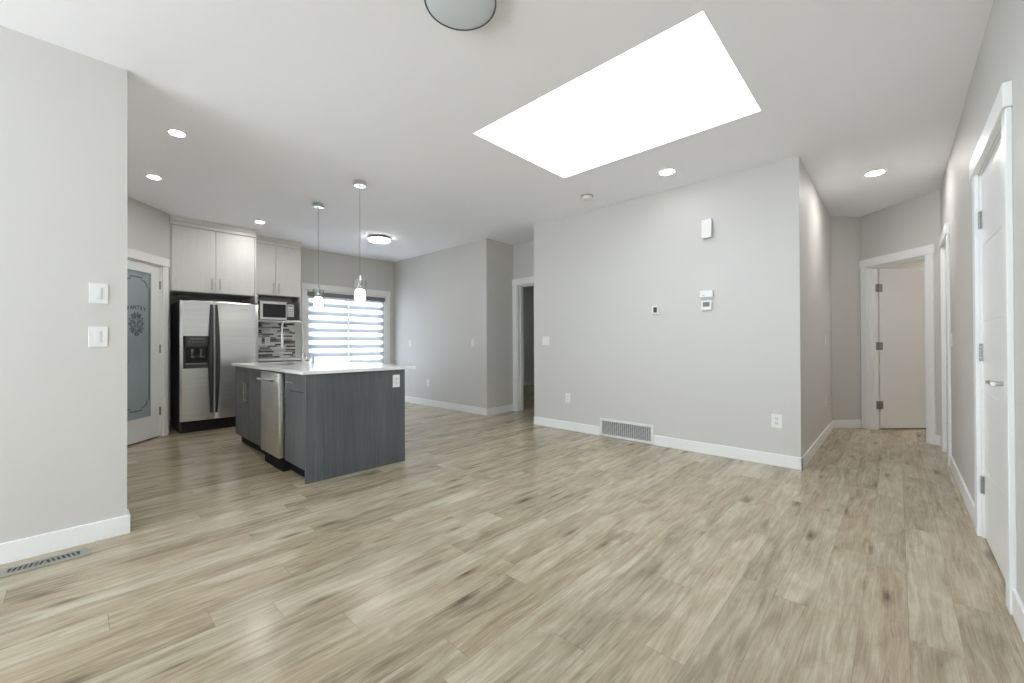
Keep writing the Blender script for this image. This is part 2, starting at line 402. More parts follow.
# window wall
PX = (2.70, 4.17); PZ = 2.045
b = MB().box((-.72,YW,0),(PX[0],YW+.16,CE)).box((PX[0],YW,PZ),(PX[1],YW+.16,CE)).box((PX[1],YW,0),(X1,YW+.16,CE))
struct('wall_front', b, M_wall, 'greige far kitchen wall around the patio door', 'wall')
EW = (4.3, 5.2, 1.0, 1.5)
struct('wall_end', MB().box((X1,Y0,0),(X1+.16,EW[0],CE)).box((X1,EW[1],0),(X1+.16,YW,CE)).box((X1,EW[0],0),(X1+.16,EW[1],EW[2])).box((X1,EW[0],EW[3]),(X1+.16,EW[1],CE)), M_wall, 'far end wall of the bedrooms', 'wall')
def added_side_window(n, x, y0, y1, z0, z1, sgn, label):
    wn = thing('window_%d' % n, (x,(y0+y1)/2,z0), label, 'window', kind='structure'); b = MB()
    for (p, q) in (((y0,z0),(y0+.05,z1)), ((y1-.05,z0),(y1,z1)), ((y0,z0),(y1,z0+.05)), ((y0,z1-.05),(y1,z1))):
        b.box((x+sgn*.04,p[0],p[1]),(x+sgn*.09,q[0],q[1]))
    obj('frame', b, M_trim, wn)
    obj('pane', MB().box((x+sgn*.062,y0+.05,z0+.05),(x+sgn*.068,y1-.05,z1-.05)), M_glass, wn)
added_side_window(4, X1, *EW, 1, 'small unseen window added to brighten the bedroom')  # out-of-view window added to let some light into the bedroom
struct('wall_side', MB().box((X0,Y0-.16,0),(X1,Y0,CE)), M_wall, 'outer wall beyond the closets', 'wall')
# hallway end: 45 degree wall and door wall
A_ = Vector((XH,YA))
struct('wall_hall', MB().prism([A_, B_, B_+Vector((.12,.03)), A_+Vector((.10,.10))], 0, CE), M_wall, 'narrow angled wall at the end of the hallway', 'wall')
QF = Fr(B_, C_-B_, Vector(((C_-B_).y, -(C_-B_).x)))   # n points into the hallway
if QF.n.dot(Vector((-1,1,0))) < 0: QF.n = -QF.n
QL = (C_-B_).length; Q0, Q1 = .10, QL-.15
b = MB().box((-.02,-WT,0),(Q0,0,CE),QF).box((Q0,-WT,DZ),(Q1,0,CE),QF).box((Q1,-WT,0),(QL,0,CE),QF)
struct('wall_hall_door', b, M_wall, 'angled hallway wall around the open door', 'wall')
struct('wall_closet', MB().box((6.36,Y0,0),(6.48,YR-.02,CE)), M_wall, 'hidden partition beside the room at the hallway end', 'wall')
struct('wall_bath', MB().box((7.05,.36,0),(X1,.48,CE)), M_wall, 'wall inside the room at the hallway end', 'wall')
# pantry corner
CP = Vector((.805,6.60)); EP = Vector((.65828,.75277)); NP = Vector((EP.y,-EP.x))
PF = Fr(CP, EP, NP)
P0, P1 = -.838, -.132      # pantry door opening along the wall
PLEN = -1.05
PE = CP+EP*PLEN
b = MB().box((PLEN,-.1,0),(P0,0,CE),PF).box((P0,-.1,DZ),(P1,0,CE),PF).box((P1,-.1,0),(0,0,CE),PF)
b.box((.705,6.60,0),(.805,YW,CE))
struct('wall_pantry', b, M_wall, 'angled greige pantry wall left of the refrigerator', 'wall')
struct('wall_pantry_side', MB().box((-.72,PE.y,0),(PE.x,PE.y+.1,CE)), M_wall, 'kitchen wall left of the pantry, hidden by the left wall', 'wall')
KW = (3.75, 5.55, 1.0, 2.2)
added_side_window(5, -.6, *KW, -1, 'unseen kitchen side window added to brighten the kitchen, behind the left wall')  # made-up window, hidden from view, lifts the kitchen's ambient light
struct('wall_kitchen_side', MB().box((-.72,YL+.12,0),(-.6,KW[0],CE)).box((-.72,KW[1],0),(-.6,YW,CE)).box((-.72,KW[0],0),(-.6,KW[1],KW[2])).box((-.72,KW[0],KW[3]),(-.6,KW[1],CE)), M_wall, 'kitchen outer wall hidden behind the left wall', 'wall')

# ------------------------------------------------------------------ baseboards
BH, BT = .108, .014
def base(side, segs, label):
    b = MB()
    for f, s0, s1 in segs: b.box((s0,0,0),(s1,BT,BH),f,.003)
    struct('baseboard_'+side, b, M_trim, label, 'baseboard')
def FX(x, n): return Fr((x,0),(0,1),(n,0))
def FY(y, n): return Fr((0,y),(1,0),(0,n))
base('left', [(FY(YL,-1),X0,XL+BT),(FX(XL,1),YL,YL+.12)], 'white baseboard along the left wall above the floor register')
base('center', [(FX(XM,-1),YA-BT,1.942),(FX(XM,-1),2.608,YB)], 'white baseboard along the broad wall, split by the return grille')
base('hall', [(FY(YA,-1),XM-BT,XH+.01),(Fr(A_,B_-A_,(-1,-1)),-.005,(B_-A_).length-.02),(QF,QL-.062,QL-.004)], 'white baseboard along the hallway side of the wall block')
base('kitchen', [(FX(XK,-1),YK,YW-BT),(FY(YK,-1),XK-BT,XD)], 'white baseboard below the kitchen wall right of the blinds')
base('window', [(FY(YW,-1),4.27,XK)], 'short white baseboard between patio door and corner')
base('right', [(FY(YR,1),X0,2.615),(FY(YR,1),3.605,5.30),(FY(YR,1),6.09,6.30)], 'white baseboard along the right wall between the doors')
base('bedroom', [(FY(YW,-1),XD+.12,X1),(FX(X1,-1),YB,YW)], 'white baseboard inside the dark bedroom')
base('back', [(FX(X0,1),YR,YL)], 'white baseboard along the wall behind the viewpoint')

# ------------------------------------------------------------------ doors
CW, CT = .088, .020
def door_frame(root, f, s0, s1, depth, left=True, right=True, lim=None, stop=(None,-.052)):
    """casing with a flat header, and the jamb lining"""
    b = MB()
    if left: b.box((s0-CW,0,0),(s0,CT,DZ),f,.003)
    if right: b.box((s1,0,0),(s1+CW,CT,DZ),f,.003)
    h0, h1 = s0-(CW+.015 if left else 0), s1+(CW+.015 if right else 0)
    if lim: h0, h1 = max(h0, lim[0]), min(h1, lim[1])
    b.box((h0,0,DZ),(h1,CT+.008,DZ+.102),f,.003)
    obj('casing', b, M_trim, root)
    b = MB().box((s0-.001,-depth,0),(s0+.012,.001,DZ),f).box((s1-.012,-depth,0),(s1+.001,.001,DZ),f).box((s0,-depth,DZ-.012),(s1,.001,DZ+.001),f)
    p, q = (stop[0] or -depth), stop[1]
    b.box((s0+.012,p,0),(s0+.024,q,DZ-.012),f).box((s1-.024,p,0),(s1-.012,q,DZ-.012),f).box((s0+.012,p,DZ-.024),(s1-.012,q,DZ-.012),f)
    obj('jamb', b, M_trim, root)
def hinge(parent, f, s, d, z, wl=.014, wr=.014):
    b = MB().box((s-wl,d-.001,z-.05),(s+wr,d+.002,z+.05),f)
    c = f(s, d+.006, z)
    for k in range(5): b.lathe([(.0065,-.05+k*.02+.0008),(.0065,-.05+k*.02+.0192)], c, 12)
    return obj('hinge', b, M_hinge, parent, True)
def lever(parent, f, s, d, z, direc):
    """round rose, neck and a straight bar lever pointing to direc (+1/-1 along s)"""
    b = MB()
    o = f(s, d, z); n = f.n; e = f.e*direc
    b.tube([o, o+n*.008], .026, 24); b.tube([o+n*.006, o+n*.05], .010, 14)
    b.tube([o+n*.05-e*.010, o+n*.05+e*.02, o+n*.05+e*.115], .0095, 12)
    return obj('lever_handle', b, M_nickel, parent, True)

# door_1: near white door in the right wall
RF = FY(YR,1)
d = thing('door_1', (3.1,YR,0), 'closed white door with bar lever in the right wall, nearest the viewer', 'door', kind='structure')
door_frame(d, RF, D1[0], D1[1], WT)
b = MB()
gz = [.012,.393,.396,.830,.833,1.222,1.225,1.640,1.643,DZ-.015]
f0 = D1[0]+.0145; f1 = D1[1]-.0145
b.box((f0,-.046,.012),(f1,-.012,DZ-.015),RF)
for k in range(0,10,2): b.box((f0,-.013,gz[k]),(f1,-.008,gz[k+1]),RF,.0012)
leaf = obj('door_leaf', b, M_door, d)
for z in (.30,1.05,1.80): hinge(leaf, RF, D1[1]-.012, -.006, z, .016, .006)
lever(leaf, RF, D1[0]+.075, -.008, .925, 1)
# door_2: second opening further down the right wall
d = thing('door_2', (5.7,YR,0), 'narrow white door in the right wall by the hallway end', 'door', kind='structure')
door_frame(d, RF, D2[0], D2[1], WT)
leaf = obj('door_leaf', MB().box((D2[0]+.0145,-.046,.012),(D2[1]-.0145,-.010,DZ-.015),RF), M_door, d)
# door_3: open door at the hallway end
d = thing('door_3', (6.65,0,0), 'open white door seen through the angled doorway at the hallway end', 'door', kind='structure')
door_frame(d, QF, Q0, Q1, WT, lim=(.004, QL-.002), stop=(-.075,-.045))
HP = QF(Q0+.014, -WT+.005, 0)
LF = Fr(HP, -QF.n, QF.e)        # leaf swung in square to the wall; its face looks towards the viewer
obj_leaf = obj('door_leaf', MB().box((.030,-.040,.012),(.760,-.004,DZ-.02),LF,.002), M_door, d)
for z in (.31,1.06,1.80):
    b = MB().box((-.012,-.005,z-.05),(.064,-.001,z+.05),LF)
    c = LF(.014,.004,z); b.lathe([(.0075,-.05),(.0075,.05)], c, 12)
    b.box((Q0+.0125,-WT+.006,z-.05),(Q0+.0155,-WT+.04,z+.05),QF)
    obj('hinge', b, M_hinge, obj_leaf, True)
struct('wall_hall_gap_blocker', MB().box((.0,-.16,0),(1.1,-.058,CE),LF), M_wall, 'unseen wall piece added to darken the hinge gap of the open hallway door', 'wall')  # light blocker added behind the leaf so the hinge gap reads dark
# door_4: doorway to the dark bedroom (leaf swung away inside)
DF = FX(XD,-1)
d = thing('door_4', (XD,4.1,0), 'white cased doorway into the dark bedroom', 'door', kind='structure')
door_frame(d, DF, DB[0], DB[1], .12)
b = MB().box((DB[1]-.013,-.075,.92),(DB[1]-.0115,-.045,.98),DF)
obj('strike_plate', b, M_nickel, d)
# door_5: pantry door with frosted glass
d = thing('door_5', (CP+EP*-.49).to_3d(), 'white pantry door with etched frosted glass left of the refrigerator', 'door', kind='structure')
door_frame(d, PF, P0, P1, .1, lim=(-2, -.004))
b = MB(); a0, a1 = P0+.0145, P1-.0145; gz0, gz1 = .268, 1.955; gs0, gs1 = -.690, -.274
b.box((a0,-.046,.014),(gs0,-.010,DZ-.015),PF).box((gs1,-.046,.014),(a1,-.010,DZ-.015),PF).box((gs0,-.046,.014),(gs1,-.010,gz0),PF).box((gs0,-.046,gz1),(gs1,-.010,DZ-.015),PF)
leaf = obj('door_leaf', b, M_door, d)
b = MB()
b.box((gs0-.003,-.012,gz0-.003),(gs0+.008,-.007,gz1+.003),PF).box((gs1-.008,-.012,gz0-.003),(gs1+.003,-.007,gz1+.003),PF).box((gs0,-.012,gz0-.003),(gs1,-.007,gz0+.008),PF).box((gs0,-.012,gz1-.008),(gs1,-.007,gz1+.003),PF)
obj('glazing_bead', b, M_door, leaf)
obj('frosted_glass', MB().box((gs0,-.034,gz0),(gs1,-.020,gz1),PF), M_frost, leaf)
# etched border with notched corners, fruit spray and the word above it
b = MB(); em = (gs0+gs1)/2+.004
l, r_, lo, hi, nt = gs0+.022, gs1-.022, gz0+.095, gz1-.075, .075
pts = []
def arc(cx, cz, r, a0, a1, n=8): return [(cx+r*math.cos(a0+(a1-a0)*i/n), cz+r*math.sin(a0+(a1-a0)*i/n)) for i in range(n+1)]
pi = math.pi
pts = [(l, hi-nt-.03), (l+.03, hi-nt-.03)] + arc(l, hi, nt, -pi/3, -pi/6, 4) + [(l+nt+.03, hi-.03), (l+nt+.03, hi)]
pts += [(r_-nt-.03, hi), (r_-nt-.03, hi-.03)] + arc(r_, hi, nt, -5*pi/6, -2*pi/3, 4) + [(r_-.03, hi-nt-.03), (r_, hi-nt-.03)]
pts += [(r_, lo+nt+.03), (r_-.03, lo+nt+.03)] + arc(r_, lo, nt, 2*pi/3, 5*pi/6, 4) + [(r_-nt-.03, lo+.03), (r_-nt-.03, lo)]
pts += [(l+nt+.03, lo), (l+nt+.03, lo+.03)] + arc(l, lo, nt, pi/6, pi/3, 4) + [(l+.03, lo+nt+.03), (l, lo+nt+.03), (l, hi-nt-.03)]
b.ribbon(pts, .011, PF, -.0205)
obj('etched_border', b, M_etch, leaf)
random.seed(4)
b = MB()
def ring(cx, cz, r, wd=.005, n=14, sq=1): b.ribbon([(cx+r*math.cos(2*pi*i/n), cz+sq*r*math.sin(2*pi*i/n)) for i in range(n+1)], wd, PF, -.0205)
for (dx, dz, r) in ((0,.03,.038),(-.045,-.005,.030),(.045,.0,.032),(.005,-.045,.030),(-.03,.07,.022),(.035,.075,.02),(-.05,-.06,.02),(.05,-.06,.022),(.0,-.10,.018)):
    ring(em+dx*1.1, 1.35+dz*1.18, r*1.1, .007); ring(em+dx*1.1, 1.35+dz*1.18, r*.55, .006)
for k in range(14):
    a = 2*pi*k/14; r0 = .065; r1 = .118
    p = [(em+r*math.cos(a+tw)*.92, 1.35+r*math.sin(a+tw)*1.15) for r, tw in ((r0,0),((r0+r1)/2,.18),(r1,.05))]
    b.ribbon(p, .008, PF, -.0205); p2 = [(em+r*math.cos(a+tw)*.92, 1.35+r*math.sin(a+tw)*1.15) for r, tw in ((r0,0),((r0+r1)/2,-.12),(r1,.05))]
    b.ribbon(p2, .006, PF, -.0205)
obj('etched_fruit_spray', b, M_etch, leaf)
def text_mesh(mb, word, size, f, s, d, z, rot=0, mirror=False):
    cu = bpy.data.curves.new('t', 'FONT'); cu.body = word; cu.size = size; cu.align_x = 'CENTER'; cu.extrude = .0004; cu.offset = size*.03
    o = bpy.data.objects.new('t', cu); COL.objects.link(o)
    dg = bpy.context.evaluated_depsgraph_get(); dg.update()
    me = bpy.data.meshes.new_from_object(o.evaluated_get(dg))
    vs = []
    for v in me.vertices:
        x, y = v.co.x, v.co.y; xr = x*math.cos(rot)-y*math.sin(rot); yr = x*math.sin(rot)+y*math.cos(rot)
        vs.append(mb.bm.verts.new(f(s+(-xr if mirror else xr), d+v.co.z+.0004, z+yr)))
    for p in me.polygons:
        try: mb.bm.faces.new([vs[i] for i in p.vertices])
        except ValueError: pass
    bpy.data.objects.remove(o); bpy.data.meshes.remove(me); bpy.data.curves.remove(cu)
b = MB(); RAD = .36
for i, ch in enumerate('PANTRY'):
    a = (2.5-i)*.122
    text_mesh(b, ch, .060, PF, em-RAD*math.sin(a), -.0205, 1.515-RAD+RAD*math.cos(a), a)
obj('etched_word', b, M_etch, leaf)
for z in (.315,1.065,1.83): hinge(leaf, PF, P1-.012, -.008, z, .012, .010)
lever(leaf, PF, a0+.055, -.010, .93, 1).data.materials[0] = M_hinge

# ------------------------------------------------------------------ patio door and blinds
d = thing('door_6', (3.435,YW,0), 'glazed patio door behind the two striped blinds', 'door', kind='structure')
WF = FY(YW,-1)
b = MB().box((PX[0]-CW,0,0),(PX[0],CT,PZ),WF,.003).box((PX[1],0,0),(PX[1]+CW,CT,PZ),WF,.003).box((PX[0]-CW-.012,0,PZ),(PX[1]+CW+.012,CT+.008,PZ+.10),WF,.003)
obj('casing', b, M_trim, d)
b = MB(); xm = (PX[0]+PX[1])/2
b.box((PX[0],-.14,0),(PX[0]+.03,.0,PZ),WF).box((PX[1]-.03,-.14,0),(PX[1],0,PZ),WF).box((PX[0],-.14,PZ-.03),(PX[1],0,PZ),WF).box((PX[0],-.14,0),(PX[1],-.02,.03),WF)
obj('jamb', b, M_trim, d)
for (a, c) in ((PX[0]+.03,xm+.03),(xm-.03,PX[1]-.03)):
    dd = -.12 if a < xm-.1 else -.085
    b = MB().box((a,dd,.03),(a+.06,dd+.035,PZ-.03),WF).box((c-.06,dd,.03),(c,dd+.035,PZ-.03),WF).box((a,dd,.03),(c,dd+.035,.11),WF).box((a,dd,PZ-.10),(c,dd+.035,PZ-.03),WF)
    s_ = obj('sash', b, M_trim, d)
    obj('pane', MB().box((a+.06,dd+.014,.11),(c-.06,dd+.020,PZ-.10),WF), M_glass, s_)
for i, (a, c) in enumerate(((PX[0]+.004,xm-.008),(xm+.008,PX[1]-.014))):
    bl = thing('zebra_blind', ((a+c)/2,YW-.0,.04), ('striped zebra blind over the left half of the patio door','striped zebra blind over the right half of the patio door')[i], 'blind', 'zebra blinds on the patio door')
    obj('cassette', MB().box((a,-.045,PZ-.105),(c,.012,PZ-.031),WF,.006), M_cassette, bl)
    obj('fabric', MB().box((a+.008,-.022,.06),(c-.008,-.019,PZ-.10),WF), M_zebra, bl)
    obj('bottom_rail', MB().box((a+.006,-.032,.035),(c-.006,-.010,.062),WF,.004), M_trim, bl)

# ------------------------------------------------------------------ refrigerator
fx0, fx1, fy, fsp = .892, 1.752, 6.470, 1.236
fr_ = thing('refrigerator', (1.31,6.9,0), 'stainless side-by-side refrigerator with water dispenser and black handles', 'refrigerator')
obj('body', MB().box((fx0+.006,fy+.075,.02),(fx1-.008,7.24,1.665),ID,.006), M_slate, fr_)
def fdoor(x0, x1, z0, z1, hole=None):
    """door slab with a gently bowed front and rounded vertical edges"""
    mb = MB(); n = 14; xs = [x0+(x1-x0)*i/n for i in range(n+1)]
    zs = [z0, z0+.008, z1-.008, z1]
    if hole: xs = sorted(set(xs) | {hole[0], hole[1]}); zs = [z0, z0+.008, hole[2], hole[3], z1-.008, z1]
    mid = (fx0+fx1)/2; hw = (fx1-fx0)/2
    def Y(x, z):
        u = (x-mid)/hw; y = fy + .016*u*u
        e = min(x-x0, x1-x)
        if e < .012: y += .012*(1-math.sqrt(max(0,1-((.012-e)/.012)**2)))
        if z in (z0, z1): y += .006
        return y
    fv = {}
    for z in zs:
        for x in xs: fv[x, z] = mb.bm.verts.new((x, Y(x, z), z))
    bv = {(x, z): mb.bm.verts.new((x, fy+.07, z)) for x in (x0, x1) for z in (z0, z1)}
    for a, c in zip(xs, xs[1:]):
        for p, q in zip(zs, zs[1:]):
            if hole and a >= hole[0]-1e-6 and c <= hole[1]+1e-6 and p >= hole[2]-1e-6 and q <= hole[3]+1e-6: continue
            mb.bm.faces.new((fv[a,p], fv[c,p], fv[c,q], fv[a,q]))
    mb.bm.faces.new((bv[x0,z0], bv[x0,z1], bv[x1,z1], bv[x1,z0]))
    mb.bm.faces.new([fv[x,z0] for x in xs]+[bv[x1,z0], bv[x0,z0]]); mb.bm.faces.new([fv[x,z1] for x in xs[::-1]]+[bv[x0,z1], bv[x1,z1]])
    mb.bm.faces.new([fv[x0,z] for z in zs[::-1]]+[bv[x0,z0], bv[x0,z1]]); mb.bm.faces.new([fv[x1,z] for z in zs]+[bv[x1,z1], bv[x1,z0]])
    return mb
hx0, hx1, hz0, hz1 = .922, 1.190, .812, 1.222
ld = obj('door', fdoor(fx0, fsp-.003, .148, 1.672, (hx0,hx1,hz0,hz1)), M_steel, fr_, True)
rd = obj('door', fdoor(fsp+.003, fx1, .148, 1.672), M_steel, fr_, True)
# dispenser
b = MB(); fyd = fy+.004
b.box((hx0,fyd-.008,hz0),(hx0+.022,fyd+.07,hz1),ID,.003).box((hx1-.016,fyd-.008,hz0),(hx1,fyd+.07,hz1),ID,.003).box((hx0,fyd-.008,hz0),(hx1,fyd+.07,hz0+.045),ID,.003).box((hx0,fyd-.008,1.085),(hx1,fyd+.07,hz1),ID,.003)
b.box((hx0+.01,fyd+.062,hz0+.03),(hx1-.01,fyd+.075,1.10))
dp = obj('dispenser', b, M_dkgrey, ld); dp['label'] = 'dark grey water and ice dispenser'
b = MB().box((hx0+.024,fyd+.052,hz0+.05),(hx1-.018,fyd+.061,1.084)).box((hx0+.03,fyd+.012,1.055),(hx1-.024,fyd+.05,1.084))
obj('dispenser_recess', b, M_black, ld)
b = MB()
for x in (1.015,1.105):
    b.tube([(x,fyd+.03,1.056),(x,fyd+.026,1.01),(x,fyd+.04,.955)], .018, 10, .010)
    b.lathe([(.034,0),(.038,.012),(.03,.02)], (x,fyd+.030,.945), 16)
b.box((hx0+.03,fyd+.004,hz0+.052),(hx1-.024,fyd+.05,hz0+.064))
obj('dispenser_paddle', b, M_hinge, ld, True)
b = MB()
for k in range(5): b.box((hx0+.05+k*.036,fyd-.0095,1.14),(hx0+.074+k*.036,fyd-.0075,1.156),ID,.0006)
b.box((hx0+.06,fyd-.0095,1.175),(hx1-.05,fyd-.0075,1.195),ID,.0006)
obj('dispenser_button', b, M_screen, ld)
# bowed handles
for k, (x, par) in enumerate(((fsp-.026,ld),(fsp+.026,rd))):
    b = MB(); n = 16; z0, z1 = .235, 1.625; rings = []
    for i in range(n+1):
        u = i/n; z = z0+(z1-z0)*u; bow = math.sin(pi*u)**.6
        y = fy-.012-.026*bow; hw = .014+.014*math.sin(pi*u); xx_ = x+(1 if k else -1)*.012*math.sin(pi*u)
        rings.append([b.bm.verts.new(q) for q in ((xx_-hw,y+.012,z),(xx_-hw*.7,y-.006,z),(xx_+hw*.7,y-.006,z),(xx_+hw,y+.012,z),(xx_+hw*.6,y+.020,z),(xx_-hw*.6,y+.020,z))])
    for A, B in zip(rings, rings[1:]):
        for j in range(6): b.bm.faces.new((A[j],A[(j+1)%6],B[(j+1)%6],B[j]))
    b.bm.faces.new(rings[0][::-1]); b.bm.faces.new(rings[-1])
    for z in (z0+.015, z1-.015): b.box((x-.011,fy-.02,z-.02),(x+.011,fy+.012,z+.02),ID,.004)
    h_ = obj('handle', b, M_dkgrey, par, True); h_['label'] = 'dark bowed door handle'
b = MB(); zz = 1.588          # small raised script mark near the top right
b.tube([(1.527+.094*u, fy+.0025-.001, zz-.004*u+.006*math.sin(u*22)) for u in [i/40 for i in range(41)]], .0026, 6)
obj('nameplate_mark', b, M_chrome, rd, True)
b = MB().box((fx0+.02,fy+.055,.005),(fx1-.02,fy+.10,.138),ID,.004)
for k in range(4): b.box((fx0+.05,fy+.050,.030+k*.024),(fx1-.05,fy+.056,.042+k*.024))
for x in (fx0+.07, fx1-.07): b.lathe([(.02,0),(.02,.03)], (x,fy+.12,0), 14)
obj('base_grille', b, M_black, fr_)
for x in (fx0+.05, fx1-.05): obj('hinge_cover', MB().box((x-.04,fy+.01,1.666),(x+.04,fy+.12,1.682),ID,.004), M_black, fr_)

# ------------------------------------------------------------------ upper cabinets
def bar_handle(parent, p0, p1, out, r=.006, name='handle', m=None):
    """bar pull: two posts and a rod standing off by out (Vector)"""
    p0, p1, out = Vector(p0), Vector(p1), Vector(out); dd = (p1-p0)
    b = MB().tube([p0+out, p1+out], r, 10)
    for u in (.12,.88): b.tube([p0+dd*u, p0+dd*u+out], r*.8, 8)
    return obj(name, b, m or M_nickel, parent, True)
def crown(b, x0, x1, y, z0, z1, ends=(True,True), yb=None):
    b.box((x0,y-.004,z0),(x1,yb,z0+.045),ID,.002)
    b.box((x0-.0,y-.022,z0+.045),(x1+.006,yb,z1),ID,.004)
uy = 6.64
uc = thing('upper_cabinet', (1.28,7.0,1.795), 'deep white two-door cabinet above the refrigerator', 'cabinet', 'white upper cabinets')
obj('carcass', MB().box((.812,uy+.02,1.795),(1.746,YW-.002,2.66)), M_cab, uc)
b = MB(); crown(b, .812, 1.761, uy, 2.63, CE-.001, yb=YW-.1); obj('crown_moulding', b, M_cab, uc)
for x0, x1, hxx in ((.832,1.287,1.245),(1.291,1.744,1.333)):
    dr = obj('door', MB().box((x0,uy,1.80),(x1,uy+.019,2.618),ID,.002), M_cab, uc)
    bar_handle(dr, (hxx,uy,1.835),(hxx,uy,1.985),(0,-.028,0))
gp = tag(obj('gable_panel', MB().box((1.748,uy,0),(1.766,YW-.002,2.629),ID,.001), M_cab), 'tall white gable panel to the right of the refrigerator', 'panel')
cy = 6.955
uc2 = thing('upper_cabinet', (2.15,7.1,1.48), 'shallower white two-door cabinet above the microwave niche', 'cabinet', 'white upper cabinets')
b = MB().box((1.768,cy+.02,1.862),(2.478,YW-.002,2.66)).box((1.768,cy,1.462),(1.868,YW-.002,1.862)).box((2.460,cy,1.462),(2.478,YW-.002,1.862)).box((1.868,cy,1.462),(2.460,YW-.002,1.480)).box((1.868,YW-.012,1.48),(2.46,YW-.002,1.862))
obj('carcass', b, M_cab, uc2)
b = MB(); crown(b, 1.768, 2.478, cy, 2.63, CE-.001, yb=YW-.1); obj('crown_moulding', b, M_cab, uc2)
for x0, x1, hxx in ((1.770,2.111,2.075),(2.115,2.474,2.151)):
    dr = obj('door', MB().box((x0,cy,1.868),(x1,cy+.019,2.618),ID,.002), M_cab, uc2)
    bar_handle(dr, (hxx,cy,1.895),(hxx,cy,2.045),(0,-.028,0))
# microwave
mx0, mx1, my, mz0, mz1 = 1.89, 2.424, 6.945, 1.482, 1.768
mw = thing('microwave', (2.157,7.1,mz0), 'compact silver microwave in the white niche below the cabinet', 'microwave')
b = MB().box((mx0+.004,my+.012,mz0+.008),(mx1-.004,YW-.03,mz1-.002),ID,.004)
for x in (mx0+.05, mx1-.05):
    for y in (my+.06, YW-.08): b.lathe([(.012,0),(.012,.009)], (x,y,mz0-.002), 10)
obj('body', b, M_dkgrey, mw)
mface = obj('door', MB().box((mx0,my-.012,mz0+.006),(2.262,my+.012,mz1),ID,.004), M_steel_dw, mw)
obj('door_glass', MB().box((mx0+.040,my-.0145,mz0+.04),(2.246,my-.011,mz1-.042),ID,.001), M_black, mface)
pn = obj('control_panel', MB().box((2.264,my-.012,mz0+.006),(mx1,my+.012,mz1),ID,.004), M_dkgrey, mw)
b = MB().box((2.270,my-.0135,1.545),(2.362,my-.011,1.735),ID,.001)
obj('keypad', b, M_plast, pn)
b = MB()
for r in range(4):
    for c in range(3): b.box((2.281+c*.026,my-.0142,1.560+r*.03),(2.300+c*.026,my-.0134,1.580+r*.03))
b.box((2.281,my-.0142,1.695),(2.352,my-.0134,1.722))
obj('keypad_buttons', b, M_hinge, pn)

# ------------------------------------------------------------------ back counter, backsplash
bx0, bx1 = 1.768, 2.52
bc = thing('base_cabinet', (2.14,7.0,0), 'charcoal base cabinet under the mosaic backsplash', 'cabinet')
obj('carcass', MB().box((bx0,6.72,.10),(bx1,YW-.002,.868)), M_char, bc)
obj('toe_kick', MB().box((bx0,6.78,0),(bx1,YW-.002,.10)), M_toe, bc)
for x0, x1, hxx in ((bx0+.003,2.142,2.11),(2.146,bx1-.003,2.18)):
    dr = obj('door', MB().box((x0,6.70,.105),(x1,6.719,.70),ID,.001), M_char, bc); bar_handle(dr, (hxx,6.70,.52),(hxx,6.70,.67),(0,-.028,0))
    dw = obj('drawer', MB().box((x0,6.70,.704),(x1,6.719,.864),ID,.001), M_char, bc); bar_handle(dw, ((x0+x1)/2-.07,6.70,.785),((x0+x1)/2+.07,6.70,.785),(0,-.028,0))
tag(obj('countertop', MB().box((bx0,6.675,.870),(bx1+.012,YW-.001,.900),ID,.002), M_quartz, base=(2.14,7,.87)), 'short white quartz counter against the far wall below the mosaic tiles', 'countertop')
tag(obj('tile_backsplash', MB().box((bx0,YW-.009,.901),(2.508,YW-.001,1.461)), M_mosaic, base=(bx0,YW,.9)), 'grey and black linear mosaic backsplash under the microwave', 'backsplash')

# ------------------------------------------------------------------ island
IX, IY, IR, IE = 1.252, 3.440, 2.152, 5.490
IF = FX(IX,-1)
tag(obj('end_panel', MB().box((IX,IY-.020,0),(IR,IY,.869),ID,.001), M_char, base=(1.7,IY,0)), 'wide charcoal woodgrain end panel of the kitchen island', 'panel')
tag(obj('back_panel', MB().box((IR-.020,IY,0),(IR,IE,.869),ID,.001), M_char, base=(IR-.01,4.5,0)), 'charcoal panel along the seating side of the island', 'panel')
dc = thing('drawer_cabinet', (1.7,3.67,0), 'charcoal island cabinet with drawer over door next to the end panel', 'cabinet')
obj('carcass', MB().box((IX+.021,IY+.001,.10),(IR-.021,3.897,.868)), M_char, dc)
obj('toe_kick', MB().box((IX+.06,IY+.001,0),(IR-.021,3.897,.10)), M_toe, dc)
dr = obj('drawer', MB().box((IX,IY+.003,.722),(IX+.020,3.893,.864),ID,.001), M_char, dc); bar_handle(dr, (IX,3.595,.795),(IX,3.745,.795),(-.032,0,0))
dr = obj('door', MB().box((IX,IY+.003,.105),(IX+.020,3.893,.718),ID,.001), M_char, dc); bar_handle(dr, (IX,3.858,.488),(IX,3.858,.692),(-.032,0,0))
scn = thing('sink_cabinet', (1.7,5.0,0), 'charcoal double-door sink cabinet at the far end of the island', 'cabinet')
b = MB().box((IX+.021,4.405,.10),(IR-.021,4.423,.868)).box((IX+.021,IE-.018,.10),(IR-.021,IE,.868)).box((IX+.08,IE-.018,0),(IR-.021,IE,.10)).box((IX+.021,4.423,.10),(IR-.021,IE-.018,.118)).box((IX+.021,4.423,.80),(IX+.039,IE-.018,.868))
obj('carcass', b, M_char, scn)
obj('toe_kick', MB().box((IX+.06,4.405,0),(IX+.078,IE-.001,.10)), M_toe, scn)
for y0, y1, hy in ((4.408,4.983,4.945),(4.987,IE-.002,5.03)):
    dr = obj('door', MB().box((IX,y0,.105),(IX+.020,y1,.864),ID,.001), M_char, scn); bar_handle(dr, (IX,hy,.50),(IX,hy,.71),(-.032,0,0))
